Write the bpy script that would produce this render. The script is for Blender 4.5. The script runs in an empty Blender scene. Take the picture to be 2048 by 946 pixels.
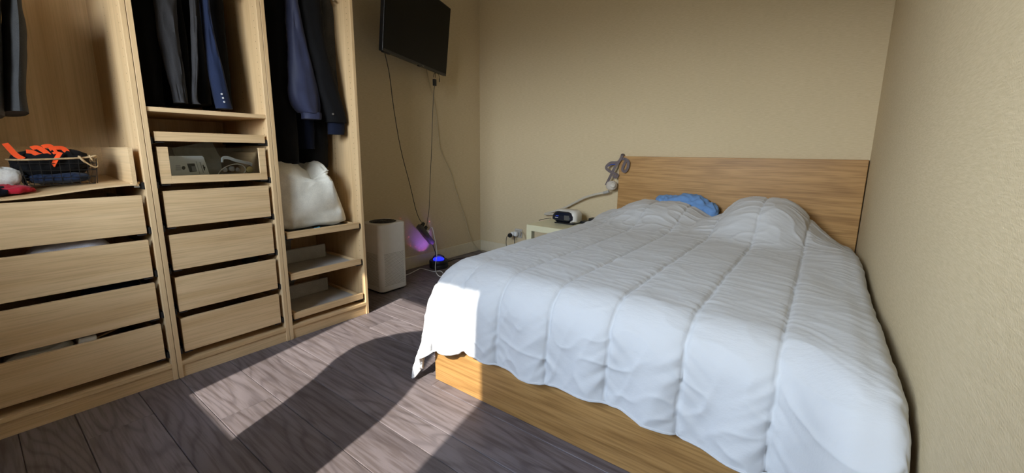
import bpy, bmesh, math, random
import numpy as np
from mathutils import Vector, Matrix, noise

random.seed(7)
SC = bpy.context.scene
COL = SC.collection

# ------------------------------------------------------------------ camera
# room axes: x along the back wall, y towards it (back wall y=0), z up; left wall x=0
CAM = Vector((2.893, -3.2694, 1.0485)); YAW, PITCH, ROLL, FPX = -0.639, -0.1765, 0.0106, 822.34
PPX, PPY = 5.77, -22.64
def cam_basis():
    cy, sy, cp, sp = math.cos(YAW), math.sin(YAW), math.cos(PITCH), math.sin(PITCH)
    f = Vector((sy*cp, cy*cp, sp)); r = Vector((cy, -sy, 0)); u = r.cross(f)
    cr, sr = math.cos(ROLL), math.sin(ROLL)
    return r*cr+u*sr, u*cr-r*sr, f
CR, CU, CF = cam_basis()
cd = bpy.data.cameras.new('camera'); cam = bpy.data.objects.new('camera', cd); COL.objects.link(cam)
cd.sensor_width = 36; cd.lens = FPX/2048*36; cd.clip_start = 0.02
cd.shift_x = -PPX/2048; cd.shift_y = PPY/2048
cam.matrix_world = Matrix.Translation(CAM) @ Matrix((CR, CU, -CF)).transposed().to_4x4()
SC.camera = cam
def at(u, v, ax, val):
    """photo pixel -> point on the plane axis=val (a wall, front or floor that the thing touches)"""
    d = CF + CR*((u-1024-PPX)/FPX) - CU*((v-473-PPY)/FPX)
    return CAM + d*((val-CAM[ax])/d[ax])

# ------------------------------------------------------------------ light
SC.view_settings.view_transform = 'Standard'; SC.view_settings.look = 'None'
SC.view_settings.gamma = 1.0; SC.view_settings.use_curve_mapping = False
SC.view_settings.exposure = 1.06
WIN = dict(x0=1.085, x1=2.32, z0=1.075, z1=2.335, y=-4.10)     # window behind the camera
SUN_DIR = Vector((-0.21*0.777, 0.978*0.777, -0.629))
w = bpy.data.worlds.new('world'); SC.world = w; w.use_nodes = True
nt = w.node_tree; bg = nt.nodes['Background']
tc = nt.nodes.new('ShaderNodeTexCoord'); sx = nt.nodes.new('ShaderNodeSeparateXYZ')
mr = nt.nodes.new('ShaderNodeMapRange'); mr.inputs[1].default_value = -1; mr.inputs[2].default_value = 1
cr = nt.nodes.new('ShaderNodeValToRGB')
nt.links.new(tc.outputs['Generated'], sx.inputs[0]); nt.links.new(sx.outputs[2], mr.inputs[0])
nt.links.new(mr.outputs[0], cr.inputs[0]); nt.links.new(cr.outputs[0], bg.inputs[0])
el = cr.color_ramp.elements
el[0].position = 0.0; el[0].color = (.09, .082, .07, 1)
el[1].position = 1.0; el[1].color = (.42, .60, 1.0, 1)
e = el.new(.49); e.color = (.12, .11, .09, 1)
e = el.new(.55); e.color = (.92, .96, 1.0, 1)
e = el.new(.70); e.color = (.74, .86, 1.0, 1)
bg.inputs[1].default_value = 15.5
sl = bpy.data.lights.new('sun', 'SUN'); sl.energy = 5.0; sl.color = (1.0, .93, .82); sl.angle = math.radians(0.6)
so = bpy.data.objects.new('sun', sl); COL.objects.link(so); so.location = (2.6, -7, 5)
so.rotation_euler = SUN_DIR.to_track_quat('-Z', 'Y').to_euler()
pl = bpy.data.lights.new('window_daylight', 'AREA'); pl.shape = 'RECTANGLE'
pl.size = WIN['x1']-WIN['x0']; pl.size_y = WIN['z1']-WIN['z0']; pl.cycles.is_portal = True
po = bpy.data.objects.new('window_daylight', pl); COL.objects.link(po)
po.location = ((WIN['x0']+WIN['x1'])/2, WIN['y']-0.16, (WIN['z0']+WIN['z1'])/2)
po.rotation_euler = Vector((0, 1, 0)).to_track_quat('-Z', 'Z').to_euler()

# ------------------------------------------------------------------ materials
def new_mat(name, col=(.5, .5, .5), rough=.5, metal=0, spec=.5):
    m = bpy.data.materials.new(name); m.use_nodes = True
    b = m.node_tree.nodes['Principled BSDF']
    b.inputs['Base Color'].default_value = (*col, 1); b.inputs['Roughness'].default_value = rough
    b.inputs['Metallic'].default_value = metal; b.inputs['Specular IOR Level'].default_value = spec
    return m
def N(m, t, **k):
    n = m.node_tree.nodes.new(t)
    for a, b in k.items(): setattr(n, a, b)
    return n
def L(m, a, b): m.node_tree.links.new(a, b)
def coords(m, scale, rand=True):
    t = N(m, 'ShaderNodeTexCoord'); mp = N(m, 'ShaderNodeMapping'); mp.inputs['Scale'].default_value = scale
    if rand:
        oi = N(m, 'ShaderNodeObjectInfo'); mu = N(m, 'ShaderNodeMath', operation='MULTIPLY'); mu.inputs[1].default_value = 37.0
        ad = N(m, 'ShaderNodeVectorMath', operation='ADD')
        L(m, oi.outputs['Random'], mu.inputs[0]); L(m, t.outputs['Object'], ad.inputs[0]); L(m, mu.outputs[0], ad.inputs[1])
        L(m, ad.outputs[0], mp.inputs[0])
    else: L(m, t.outputs['Object'], mp.inputs[0])
    return mp.outputs[0]
def ramp(m, fac, stops):
    r = N(m, 'ShaderNodeValToRGB'); L(m, fac, r.inputs[0]); e = r.color_ramp.elements
    e[0].position, e[0].color = stops[0][0], (*stops[0][1], 1); e[1].position, e[1].color = stops[-1][0], (*stops[-1][1], 1)
    for p, c in stops[1:-1]:
        q = e.new(p); q.color = (*c, 1)
    return r.outputs[0]
def mixc(m, a, b, fac, mode='MIX'):
    x = N(m, 'ShaderNodeMix', data_type='RGBA', blend_type=mode)
    if isinstance(fac, (int, float)): x.inputs[0].default_value = fac
    else: L(m, fac, x.inputs[0])
    for i, s in ((6, a), (7, b)):
        if isinstance(s, tuple): x.inputs[i].default_value = (*s, 1)
        else: L(m, s, x.inputs[i])
    return x.outputs[2]
def noise_n(m, vec, scale, detail=3, rough=.55, dist=0):
    n = N(m, 'ShaderNodeTexNoise'); n.inputs['Scale'].default_value = scale; n.inputs['Detail'].default_value = detail
    n.inputs['Roughness'].default_value = rough; n.inputs['Distortion'].default_value = dist; L(m, vec, n.inputs['Vector'])
    return n.outputs[0]
def bump(m, h, strength, dist=.01):
    b = N(m, 'ShaderNodeBump'); b.inputs['Strength'].default_value = strength; b.inputs['Distance'].default_value = dist
    L(m, h, b.inputs['Height']); L(m, b.outputs[0], m.node_tree.nodes['Principled BSDF'].inputs['Normal'])
def setcol(m, s): L(m, s, m.node_tree.nodes['Principled BSDF'].inputs['Base Color'])

def wood(name, light, mid, dark, axis, rings=9.0, across=9.0, along=.9, rough=.5, lines=.5, bmp=.05, rand=True, pores=.35, sharp=.35):
    """grain running along axis: contour lines of a stretched noise (cathedrals) + fine pores"""
    m = new_mat(name, mid, rough, spec=.35)
    sc = [across]*3; sc[axis] = along
    v = coords(m, tuple(sc), rand)
    n1 = noise_n(m, v, 1.0, 2, .45)
    mu = N(m, 'ShaderNodeMath', operation='MULTIPLY'); mu.inputs[1].default_value = rings*6.283; L(m, n1, mu.inputs[0])
    sn = N(m, 'ShaderNodeMath', operation='SINE'); L(m, mu.outputs[0], sn.inputs[0])
    mp = N(m, 'ShaderNodeMapRange'); mp.inputs[1].default_value = -1; mp.inputs[2].default_value = 1; L(m, sn.outputs[0], mp.inputs[0])
    g = ramp(m, mp.outputs[0], [(0, dark), (sharp, mid), (1, light)])
    n2 = noise_n(m, v, 1.3, 3, .6)
    broad = ramp(m, n2, [(.3, dark), (.5, mid), (.7, light)])
    c = mixc(m, broad, g, lines)
    sf = [across*22]*3; sf[axis] = along*9
    vf = coords(m, tuple(sf), rand)
    n3 = noise_n(m, vf, 1.0, 2, .6)
    pr = ramp(m, n3, [(.38, (.55, .5, .45)), (.55, (1, 1, 1))])
    c = mixc(m, c, pr, pores, 'MULTIPLY')
    setcol(m, c); bump(m, n3, bmp, .003)
    return m
def plain(name, col, rough=.6, nscale=40, amt=.12, bmp=.05, metal=0, spec=.4):
    m = new_mat(name, col, rough, metal, spec); v = coords(m, (1, 1, 1))
    n = noise_n(m, v, nscale, 4)
    d = tuple(c*(1-amt) for c in col); l = tuple(min(1, c*(1+amt)) for c in col)
    setcol(m, ramp(m, n, [(.3, d), (.7, l)])); bump(m, n, bmp, .004)
    return m
def fabric(name, col, weave=900, rough=.85, amt=.18, sheen=.1):
    m = new_mat(name, col, rough, spec=.15); v = coords(m, (1, 1, 1))
    n = noise_n(m, v, weave, 2); n2 = noise_n(m, v, 14, 3)
    d = tuple(c*(1-amt) for c in col); l = tuple(min(1, c*(1+amt)) for c in col)
    c1 = ramp(m, n, [(.3, d), (.7, l)])
    setcol(m, mixc(m, c1, ramp(m, n2, [(.3, (.82, .82, .82)), (.7, (1, 1, 1))]), 1.0, 'MULTIPLY'))
    m.node_tree.nodes['Principled BSDF'].inputs['Sheen Weight'].default_value = sheen
    bump(m, n, .12, .002)
    return m
def glass(name, tint=(.9, .95, .93)):
    m = bpy.data.materials.new(name); m.use_nodes = True; t = m.node_tree; t.nodes.clear()
    o = t.nodes.new('ShaderNodeOutputMaterial'); tr = t.nodes.new('ShaderNodeBsdfTransparent'); gl = t.nodes.new('ShaderNodeBsdfGlossy')
    tr.inputs[0].default_value = (*tint, 1); gl.inputs['Roughness'].default_value = .03
    fr = t.nodes.new('ShaderNodeFresnel'); fr.inputs[0].default_value = 1.3; mx = t.nodes.new('ShaderNodeMixShader')
    t.links.new(fr.outputs[0], mx.inputs[0]); t.links.new(tr.outputs[0], mx.inputs[1]); t.links.new(gl.outputs[0], mx.inputs[2])
    t.links.new(mx.outputs[0], o.inputs[0]); return m
def emit(name, col, s):
    m = new_mat(name, col, .3); b = m.node_tree.nodes['Principled BSDF']
    b.inputs['Emission Color'].default_value = (*col, 1); b.inputs['Emission Strength'].default_value = s
    return m

M = {}
def wallpaper(name):
    m = new_mat(name, (.70, .60, .42), .8, spec=.2); v = coords(m, (30, 30, 260), False)
    n = noise_n(m, v, 1, 3, .6); v2 = coords(m, (1, 1, 1), False); n2 = noise_n(m, v2, 260, 2)
    n3 = noise_n(m, v2, 1.1, 2)
    c = ramp(m, n, [(.3, (.60, .488, .310)), (.7, (.685, .565, .375))])
    c = mixc(m, c, ramp(m, n3, [(.3, (.95, .95, .94)), (.7, (1, 1, 1))]), 1.0, 'MULTIPLY')
    setcol(m, c)
    ad = N(m, 'ShaderNodeMath', operation='ADD'); L(m, n, ad.inputs[0]); L(m, n2, ad.inputs[1])
    bump(m, ad.outputs[0], .35, .004); return m
M['wallpaper'] = wallpaper('cream_wallpaper')
M['ceiling'] = plain('ceiling_paint', (.80, .77, .70), .9, 60, .02)
M['base'] = plain('cream_skirting_paint', (.66, .58, .42), .55, 30, .04)
M['plank'] = wood('grey_oak_floor', (.222, .190, .198), (.190, .161, .168), (.115, .095, .100), 0, rings=24, across=3.6, along=.55, rough=.48, lines=.55, bmp=.1, pores=.6, sharp=.25)
PL, PM, PD = (.75, .545, .315), (.69, .48, .26), (.57, .37, .18)
M['oak_y'] = wood('pale_oak_grain_along', PL, PM, PD, 1, rings=4, across=8, along=.5, rough=.5, lines=.35, pores=.3)
M['oak_z'] = wood('pale_oak_grain_upright', PL, PM, PD, 2, rings=2.5, across=8, along=.35, rough=.5, lines=.25, pores=.22)
M['oak_x'] = wood('pale_oak_grain_deep', PL, PM, PD, 0, rings=2.5, across=8, along=.35, rough=.5, lines=.25, pores=.22)
HL, HM, HD = (.52, .30, .11), (.43, .235, .078), (.32, .168, .055)
M['honey'] = wood('honey_oak_veneer', HL, HM, HD, 0, rings=11, across=6, along=.5, rough=.42, lines=.4, pores=.5, bmp=.06)
M['honey_y'] = wood('honey_oak_veneer_side', HL, HM, HD, 1, rings=6, across=7.5, along=.55, rough=.42, lines=.45, pores=.45)
M['dark'] = plain('black_plastic', (.012, .012, .013), .45)
M['runner'] = plain('dark_steel', (.05, .05, .055), .4, metal=.6)
M['hole'] = plain('drill_hole', (.22, .15, .08), .9)
M['felt'] = fabric('grey_felt', (.42, .40, .37), 500, .95, .2)
M['white_pl'] = plain('white_plastic', (.78, .78, .77), .4, 20, .02)
M['glass'] = glass('clear_glass', (.93, .95, .94)); M['win_glass'] = glass('window_glass', (.97, .98, .98))
M['steel'] = plain('galvanised_steel', (.55, .56, .58), .35, metal=.9)

# ------------------------------------------------------------------ mesh building
class MB:
    def __init__(s): s.v, s.f = [], []
    def add(s, vs, fs):
        o = len(s.v); s.v += [Vector(p) for p in vs]; s.f += [tuple(i+o for i in f) for f in fs]; return s
    def box(s, a, b, bev=0.0, seg=1, mat=None):
        a, b = Vector(a), Vector(b); bm = bmesh.new(); bmesh.ops.create_cube(bm, size=1)
        d = b-a; c = (a+b)/2
        for v in bm.verts: v.co = Vector((v.co.x*d.x, v.co.y*d.y, v.co.z*d.z))
        if bev > 0: bmesh.ops.bevel(bm, geom=list(bm.edges), offset=min(bev, min(abs(x) for x in d)*.45), segments=seg, profile=.5, affect='EDGES')
        if mat is not None: bm.transform(mat)
        bm.verts.index_update()
        s.add([v.co+c for v in bm.verts], [[v.index for v in f.verts] for f in bm.faces]); bm.free(); return s
    def rings(s, rs, cap=True, close=False):
        n = len(rs[0]); vs = [p for r in rs for p in r]; fs = []
        m = len(rs)
        for i in range(m if close else m-1):
            j = (i+1) % m
            for k in range(n):
                l = (k+1) % n; fs.append((i*n+k, i*n+l, j*n+l, j*n+k))
        if cap and not close: fs.append(tuple(range(n))[::-1]); fs.append(tuple((m-1)*n+k for k in range(n)))
        return s.add(vs, fs)
    def tube(s, path, r, n=8, smooth=6, closed=False):
        pts = spline(path, smooth, closed) if smooth else [Vector(p) for p in path]
        rs = []; m = len(pts); up = None
        for i, p in enumerate(pts):
            a = pts[i-1] if (i > 0 or closed) else p; b = pts[(i+1) % m] if (i < m-1 or closed) else p
            t = (b-a)
            t = t.normalized() if t.length > 1e-9 else Vector((0, 0, 1))
            if up is None: up = t.orthogonal().normalized()
            up = (up-t*up.dot(t)); up = up.normalized() if up.length > 1e-6 else t.orthogonal().normalized()
            q = t.cross(up); rr = r[min(len(r)-1, int(i*len(r)/m))] if isinstance(r, (list, tuple)) else r
            rs.append([p+(up*math.cos(2*math.pi*k/n)+q*math.sin(2*math.pi*k/n))*rr for k in range(n)])
        return s.rings(rs, True, closed)
    def ribbon(s, path, wvec, w, th=.002, smooth=6, facing=None):
        """flat strap along path; wvec: width direction(s)"""
        pts = spline(path, smooth); m = len(pts); rs = []
        for i, p in enumerate(pts):
            t = (pts[min(i+1, m-1)]-pts[max(i-1, 0)]).normalized()
            if facing is not None: wv = t.cross(facing)
            else: wv = wvec if isinstance(wvec, Vector) else wvec[min(len(wvec)-1, int(i*len(wvec)/m))]
            wv = (wv-t*wv.dot(t)).normalized(); nn = t.cross(wv)
            rs.append([p+wv*w/2+nn*th/2, p-wv*w/2+nn*th/2, p-wv*w/2-nn*th/2, p+wv*w/2-nn*th/2])
        return s.rings(rs)
    def lathe(s, prof, c=(0, 0, 0), n=32):
        c = Vector(c)
        return s.rings([[c+Vector((r*math.cos(2*math.pi*k/n), r*math.sin(2*math.pi*k/n), z)) for k in range(n)] for r, z in prof])
    def xf(s, mat):
        s.v = [mat @ p for p in s.v]; return s
    def build(s, name, mat, parent=None, origin=None, smooth=False, local=False):
        me = bpy.data.meshes.new(name)
        off = Vector((0, 0, 0))
        if not local:
            if parent is not None: off = world_loc(parent)
            elif origin is not None: off = Vector(origin)
        me.from_pydata([tuple(p-off) for p in s.v], [], s.f); me.update()
        bm = bmesh.new(); bm.from_mesh(me); bmesh.ops.recalc_face_normals(bm, faces=bm.faces[:]); bm.to_mesh(me); bm.free()
        if smooth:
            me.polygons.foreach_set('use_smooth', [True]*len(me.polygons))
            try: me.set_sharp_from_angle(angle=math.radians(smooth if smooth is not True else 40))
            except Exception: pass
        me.materials.append(M[mat] if isinstance(mat, str) else mat)
        o = bpy.data.objects.new(name, me); COL.objects.link(o)
        if parent is not None: o.parent = parent
        elif origin is not None: o.location = off
        return o
def world_loc(o):
    l = Vector(o.location)
    while o.parent is not None: o = o.parent; l = l+Vector(o.location)
    return l
def spline(path, k=6, closed=False):
    P = [Vector(p) for p in path]; n = len(P)
    if n < 3 or k <= 1: return P
    out = []
    for i in range(n if closed else n-1):
        p0 = P[i-1] if (closed or i > 0) else P[0]; p1 = P[i]; p2 = P[(i+1) % n]; p3 = P[(i+2) % n] if (closed or i+2 < n) else P[-1]
        for j in range(k):
            t = j/k; out.append(.5*((2*p1)+(p2-p0)*t+(2*p0-5*p1+4*p2-p3)*t*t+(3*p1-p0-3*p2+p3)*t**3))
    if not closed: out.append(P[-1])
    return out
def tag(o, label=None, cat=None, group=None, kind=None):
    if label: o['label'] = label
    if cat: o['category'] = cat
    if group: o['group'] = group
    if kind: o['kind'] = kind
    return o
def thing(name, loc, label, cat, group=None, rz=0):
    o = bpy.data.objects.new(name, None); COL.objects.link(o); o.location = loc; o.rotation_euler = (0, 0, rz)
    o.empty_display_size = .05
    return tag(o, label, cat, group)
def sstep(a, b, x):
    t = np.clip((x-a)/(b-a), 0, 1); return t*t*(3-2*t)
def nz(x, y, z=0.0): return noise.noise(Vector((x, y, z)))
def nz_grid(X, Y, fx, fy, seed=0.0):
    a = np.empty(X.size); xs = (X*fx).ravel(); ys = (Y*fy).ravel()
    for i in range(a.size): a[i] = noise.noise(Vector((xs[i], ys[i], seed)))
    return a.reshape(X.shape)
def grid_faces(r, c):
    i = np.arange(r-1)[:, None]*c+np.arange(c-1)[None, :]
    return np.stack([i, i+1, i+c+1, i+c], -1).reshape(-1, 4)

# ------------------------------------------------------------------ room
W, YF, H = 3.108, WIN['y'], 2.60
def structure(name, mb, mat, **k): return tag(mb.build(name, mat, **k), kind='structure')
structure('wall_back', MB().box((-.12, 0, -.1), (W+.12, .12, H)), 'wallpaper')
structure('wall_left', MB().box((-.12, YF-.2, -.1), (0, 0, H)), 'wallpaper')
structure('wall_right', MB().box((W, YF-.2, -.1), (W+.12, 0, H)), 'wallpaper')
structure('ceiling', MB().box((-.12, YF-.2, H), (W+.12, .12, H+.1)), 'ceiling')
wf = MB(); a, b = YF-.2, YF
wf.box((0, a, -.1), (WIN['x0'], b, H)).box((WIN['x1'], a, -.1), (W, b, H))
wf.box((WIN['x0'], a, -.1), (WIN['x1'], b, WIN['z0'])).box((WIN['x0'], a, WIN['z1']), (WIN['x1'], b, H))
structure('wall_front', wf, 'wallpaper')
win = bpy.data.objects.new('window_1', None); COL.objects.link(win); win.location = ((WIN['x0']+WIN['x1'])/2, YF-.17, WIN['z0'])
win['kind'] = 'structure'
fr = MB(); x0, x1, z0, z1 = WIN['x0'], WIN['x1'], WIN['z0'], WIN['z1']; t = .012
fr.box((x0, a, z0), (x0+t, a+.05, z1)).box((x1-t, a, z0), (x1, a+.05, z1)).box((x0, a, z0), (x1, a+.05, z0+t)).box((x0, a, z1-t), (x1, a+.05, z1))
fr.build('window_frame', 'white_pl', win)
MB().box((x0+t, a+.02, z0+t), (x1-t, a+.024, z1-t)).build('pane', 'win_glass', win)

# floor of separate laminate planks, joints run along x
_m = M['plank']; _b = _m.node_tree.nodes['Principled BSDF']; _src = _b.inputs['Base Color'].links[0].from_socket
_oi = N(_m, 'ShaderNodeObjectInfo'); setcol(_m, mixc(_m, _src, ramp(_m, _oi.outputs['Random'], [(0, (.78, .77, .77)), (1, (1, 1, 1))]), 1.0, 'MULTIPLY'))
fl = structure('floor', MB().box((-.12, YF-.2, -.14), (W+.12, .12, -.012)), 'plank')
edges = [YF, -3.99, -3.80, -3.61, -3.42, -3.27, -3.125, -2.932, -2.788, -2.587, -2.415, -2.302, -2.115]
while edges[-1] < -.02: edges.append(min(edges[-1]+(.19 if len(edges) % 3 else .145), 0))
joints = {6: [.85, 2.14], 7: [.35, 1.75], 8: [1.10, 2.39], 9: [.40, 2.1], 10: [1.08, 2.36], 11: [.5, 2.6], 5: [1.5, 2.8]}
for i in range(len(edges)-1):
    y0, y1 = edges[i], edges[i+1]
    js = joints.get(i) or [(.37+i*.53) % 1.29+k*1.29 for k in range(3)]
    xs = [0]+[j for j in js if .12 < j < W-.12]+[W]
    for k in range(len(xs)-1):
        p = MB().box((xs[k]+.0009, y0+.0009, -.012), (xs[k+1]-.0009, y1-.0009, 0), .0018)
        p.build('plank', 'plank', fl)
def base(name, a, b): structure(name, MB().box(a, b, .003), 'base')
base('baseboard_left', (0, YF, 0), (.014, 0, .112)); base('baseboard_back', (.014, -.014, 0), (1.53, 0, .112))

# ------------------------------------------------------------------ bed
BX0, BX1, BYF = 1.5485, 3.102, -2.069
bed = thing('bed', (2.325, -1.05, 0), 'honey oak veneer double bed with tall flat headboard against the wallpaper', 'bed')
MB().box((BX0, -.0397, .0), (BX1, -.002, 1.0228), .0025, 2).build('headboard', 'honey', bed)
MB().box((BX0, BYF, 0), (BX1, BYF+.038, .385), .0025, 2).build('footboard', 'honey', bed)
MB().box((BX0+.004, BYF+.038, .06), (BX0+.032, -.04, .38), .002).build('side_rail', 'honey_y', bed)
MB().box((BX1-.032, BYF+.038, .06), (BX1-.004, -.04, .38), .002).build('side_rail', 'honey_y', bed)
MB().box((2.29, BYF+.04, .13), (2.36, -.042, .19)).build('centre_beam', 'runner', bed)
for k in range(14):
    y = -1.95+k*.145
    if y < -.1: MB().box((BX0+.034, y, .192), (BX1-.034, y+.068, .205)).build('slat', 'oak_x', bed)
M['mattress'] = fabric('mattress_ticking', (.75, .74, .72), 400)
mt = MB().box((BX0+.05, -2.02, .206), (BX1-.05, -.06, .47), .05, 4)
tag(mt.build('mattress', 'mattress', origin=(2.325, -1.04, .206), smooth=60), 'white mattress lying in the oak bed under the duvet', 'mattress')

# duvet: cloth coordinates s (across) and t (along) laid over the mattress, hanging at the left and the foot
M['duvet'] = (lambda m: m)(new_mat('white_cotton', (.60, .605, .62), .75, spec=.2))
_m = M['duvet']; _v = coords(_m, (1, 1, 1), False); _n = noise_n(_m, coords(_m, (30, 85, 48), False), 1, 4, .6); _n2 = noise_n(_m, _v, 1400, 1)
_a = N(_m, 'ShaderNodeMath', operation='MULTIPLY_ADD'); _a.inputs[1].default_value = .06; L(_m, _n2, _a.inputs[0]); L(_m, _n, _a.inputs[2])
bump(_m, _a.outputs[0], .22, .006); _m.node_tree.nodes['Principled BSDF'].inputs['Sheen Weight'].default_value = .1
XE, YE, ZT = 1.645, -1.955, .556
SEAM0, PITCH_S = 1.715, .2285
def build_duvet():
    NS, NT = 330, 430
    s = np.concatenate([np.linspace(XE-.45, XE, 80, endpoint=False), np.linspace(XE, 3.16, NS-80)])
    tt = np.concatenate([np.linspace(-.115, YE, 310, endpoint=False), YE-np.linspace(0, 1, NT-310)*.412])
    S, T = np.meshgrid(s, tt)
    ds = np.maximum(XE-S, 0); lc = .085*sstep(2.0, 1.60, S); dt = np.maximum(YE+lc-T, 0)
    # ragged hem: cloth a little shorter or longer here and there
    hemf = 1-.055*np.exp(-((S-1.765)/.03)**2)-.03*np.exp(-((S-1.85)/.05)**2)+.02*np.sin((S-1.9)*9)*sstep(1.85, 2.1, S)
    dt = dt*hemf
    ds = ds*(1.0+.03*np.sin(T*7))
    Rl, Rf = .155, .135+.03*sstep(2.7, 3.05, S)+.085*sstep(2.0, 1.60, S)
    th = np.arctan2(dt, ds+1e-9)
    c2 = np.cos(th)**2; s2 = np.sin(th)**2
    R = np.where(dt+ds > 0, Rl*c2+Rf*s2, .1)
    d = np.hypot(ds, dt)
    ang = np.minimum(d/R, math.pi/2*.94)
    rest = np.maximum(d-R*math.pi/2*.94, 0)
    out = R*np.sin(ang)+rest*.085; drop = R*(1-np.cos(ang))+rest*.995
    X = np.where(ds > 0, XE-out*np.cos(th), S); Y = np.where(dt > 0, YE+lc-out*np.sin(th), T)
    al = 1-th/(math.pi/2); tent = np.where((ds > 0) & (dt > 0), 1, 0)*np.where(al < .55, sstep(0, .55, al), 1-sstep(.55, 1.0, al))
    fold = tent*np.maximum(d-.10, 0)
    X = X-.02*fold; Y = Y-.16*fold; drop = drop-.04*fold
    # height of the bed top with what lies under the quilt
    xx = np.clip(S, XE, 3.1); yy = np.clip(T, YE, 0)
    top = ZT+.012*np.sin((xx-1.6)*2.0)+.010*nz_grid(xx, yy, 2.2, 1.6, 3.1)
    def bumpf(cx, cy, rx, ry, h, p=2.0):
        q = (np.abs((xx-cx)/rx)**p+np.abs((yy-cy)/ry)**p); q = q+.06*nz_grid(xx, yy, 4, 4, cx); return h*np.exp(-2.5*np.maximum(q, 0)**1.6)
    left = bumpf(1.97, -.22, .43, .52, .155, 2.2); right = bumpf(2.63, -.27, .335, .54, .215, 2.3)
    k = 45; top = top+np.log(np.exp(k*left)+np.exp(k*right))/k-math.log(2)/k
    top = top+.03*np.exp(-((xx-2.33)/.05)**2-((yy+.45)/.16)**2)
    # edge by the wall curls down into the gap, foot corner there stands proud
    top = top+.012*sstep(2.9, 3.02, S)*np.sin(T*6.0)-.03*sstep(2.93, 3.05, S)*sstep(-1.0, -.2, T)
    Y = Y-(.165*sstep(2.86, 3.08, S)+.02*np.exp(-((S-2.98)/.05)**2))*sstep(-1.55, -2.05, T)
    head = sstep(-.20, -.115, T)
    top = top-.05*head*(1+0*S)
    dr = np.maximum(S-3.042, 0); ar = np.minimum(dr/.050, math.pi/2); X = np.where(dr > 0, 3.042+.050*np.sin(ar), X)
    Z = top-drop-.050*(1-np.cos(ar))-np.maximum(dr-.08, 0)
    # gentle vertical folds in the hanging foot and side
    hang = sstep(.10, .38, dt)
    Y = Y-hang*(.016*np.sin((S-1.62)*2*math.pi/PITCH_S*1.0+.8)+.012*nz_grid(S, T, 9, 3, 8.3))
    P = np.stack([X, Y, Z], -1)
    def normals(P):
        a = np.gradient(P, axis=1); b = np.gradient(P, axis=0); n = np.cross(b, a)
        n /= np.linalg.norm(n, axis=-1, keepdims=True)+1e-12
        return n
    n = normals(P)
    if n[100, 200, 2] < 0: n = -n
    dist = np.abs(((S-SEAM0)/PITCH_S+.5) % 1-.5)*PITCH_S
    meander = .006*nz_grid(S*0, T, 1, 9, 5.0)
    dist = np.abs(((S+meander-SEAM0)/PITCH_S+.5) % 1-.5)*PITCH_S
    q = dist/(PITCH_S/2)
    hp = .008+.004*sstep(0, .2, d)
    seam = 1-sstep(3.0, 3.05, S)
    puff = hp*seam*(1-(1-np.clip(q, 0, 1))**6)-.006*seam*np.exp(-(dist/.005)**2)
    along = T-.0*dt
    g1 = nz_grid(dist*7+np.floor((S-SEAM0)/PITCH_S)*3.7, along, 1, 34, 1.0)
    g2 = nz_grid(dist*2+np.floor((S-SEAM0)/PITCH_S)*3.7, along+dist*.8, 1, 30, 1.0)
    front = sstep(.06, .2, dt)
    gath = .0034*np.exp(-dist/.035)*g1*(1-front)+.0085*np.exp(-dist/.050)*g2*front
    fine = .0013*nz_grid(S, along+.25*S, 7, 52, 2.0)*(1-.75*sstep(0, .12, dt))
    med = .0045*nz_grid(S+.3*along, along, 6, 8, 4.0)
    ridge = 1-np.abs(nz_grid(S+.8*along, along-.5*S, 6.5, 9, 6.0))*2.2
    rid = .0050*np.clip(ridge, 0, 1)**3*(.35+.65*sstep(.05, .3, dt)+.9*sstep(-1.0, -.5, T))
    diag = 1-np.abs(nz_grid(S*1.0+.5*dt, dt-.25*S, 11, 3.2, 9.0))*2.6
    rid2 = .0035*np.clip(diag, 0, 1)**2*sstep(.08, .25, dt)
    P = P+n*(puff+gath+fine+med+rid+rid2)[..., None]
    P[..., 0] = np.minimum(P[..., 0], 3.092)
    return P, s, tt
DP, _s, _t = build_duvet()
def grid_object(name, P, mat, origin, thick=None):
    r, c = P.shape[:2]; me = bpy.data.meshes.new(name)
    v = (P-np.array(origin)).reshape(-1, 3); f = grid_faces(r, c)
    me.vertices.add(len(v)); me.vertices.foreach_set('co', v.ravel())
    me.loops.add(f.size); me.loops.foreach_set('vertex_index', f.ravel().astype(np.int32))
    me.polygons.add(len(f)); me.polygons.foreach_set('loop_start', np.arange(0, f.size, 4, dtype=np.int32))
    me.update(calc_edges=True); me.polygons.foreach_set('use_smooth', [True]*len(f))
    me.materials.append(M[mat]); o = bpy.data.objects.new(name, me); COL.objects.link(o); o.location = origin
    if thick:
        md = o.modifiers.new('thickness', 'SOLIDIFY'); md.thickness = thick; md.offset = -1
    return o
r_, c_ = DP.shape[:2]
DP = DP[:, ::-1]                                    # wind faces upwards
duvet = grid_object('duvet', DP, 'duvet', (2.3, -1.1, .5), .014)
tag(duvet, 'rumpled white channel-quilted duvet spread over the oak bed', 'duvet')
hem = [Vector(p) for p in DP[-1, ::3]]
MB().tube(hem, .0045, 6, 0).build('piped_hem', 'duvet', duvet, smooth=True)
MB().tube([Vector(p) for p in DP[::4, -1]], .0045, 6, 0).build('piped_hem', 'duvet', duvet, smooth=True)

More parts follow.
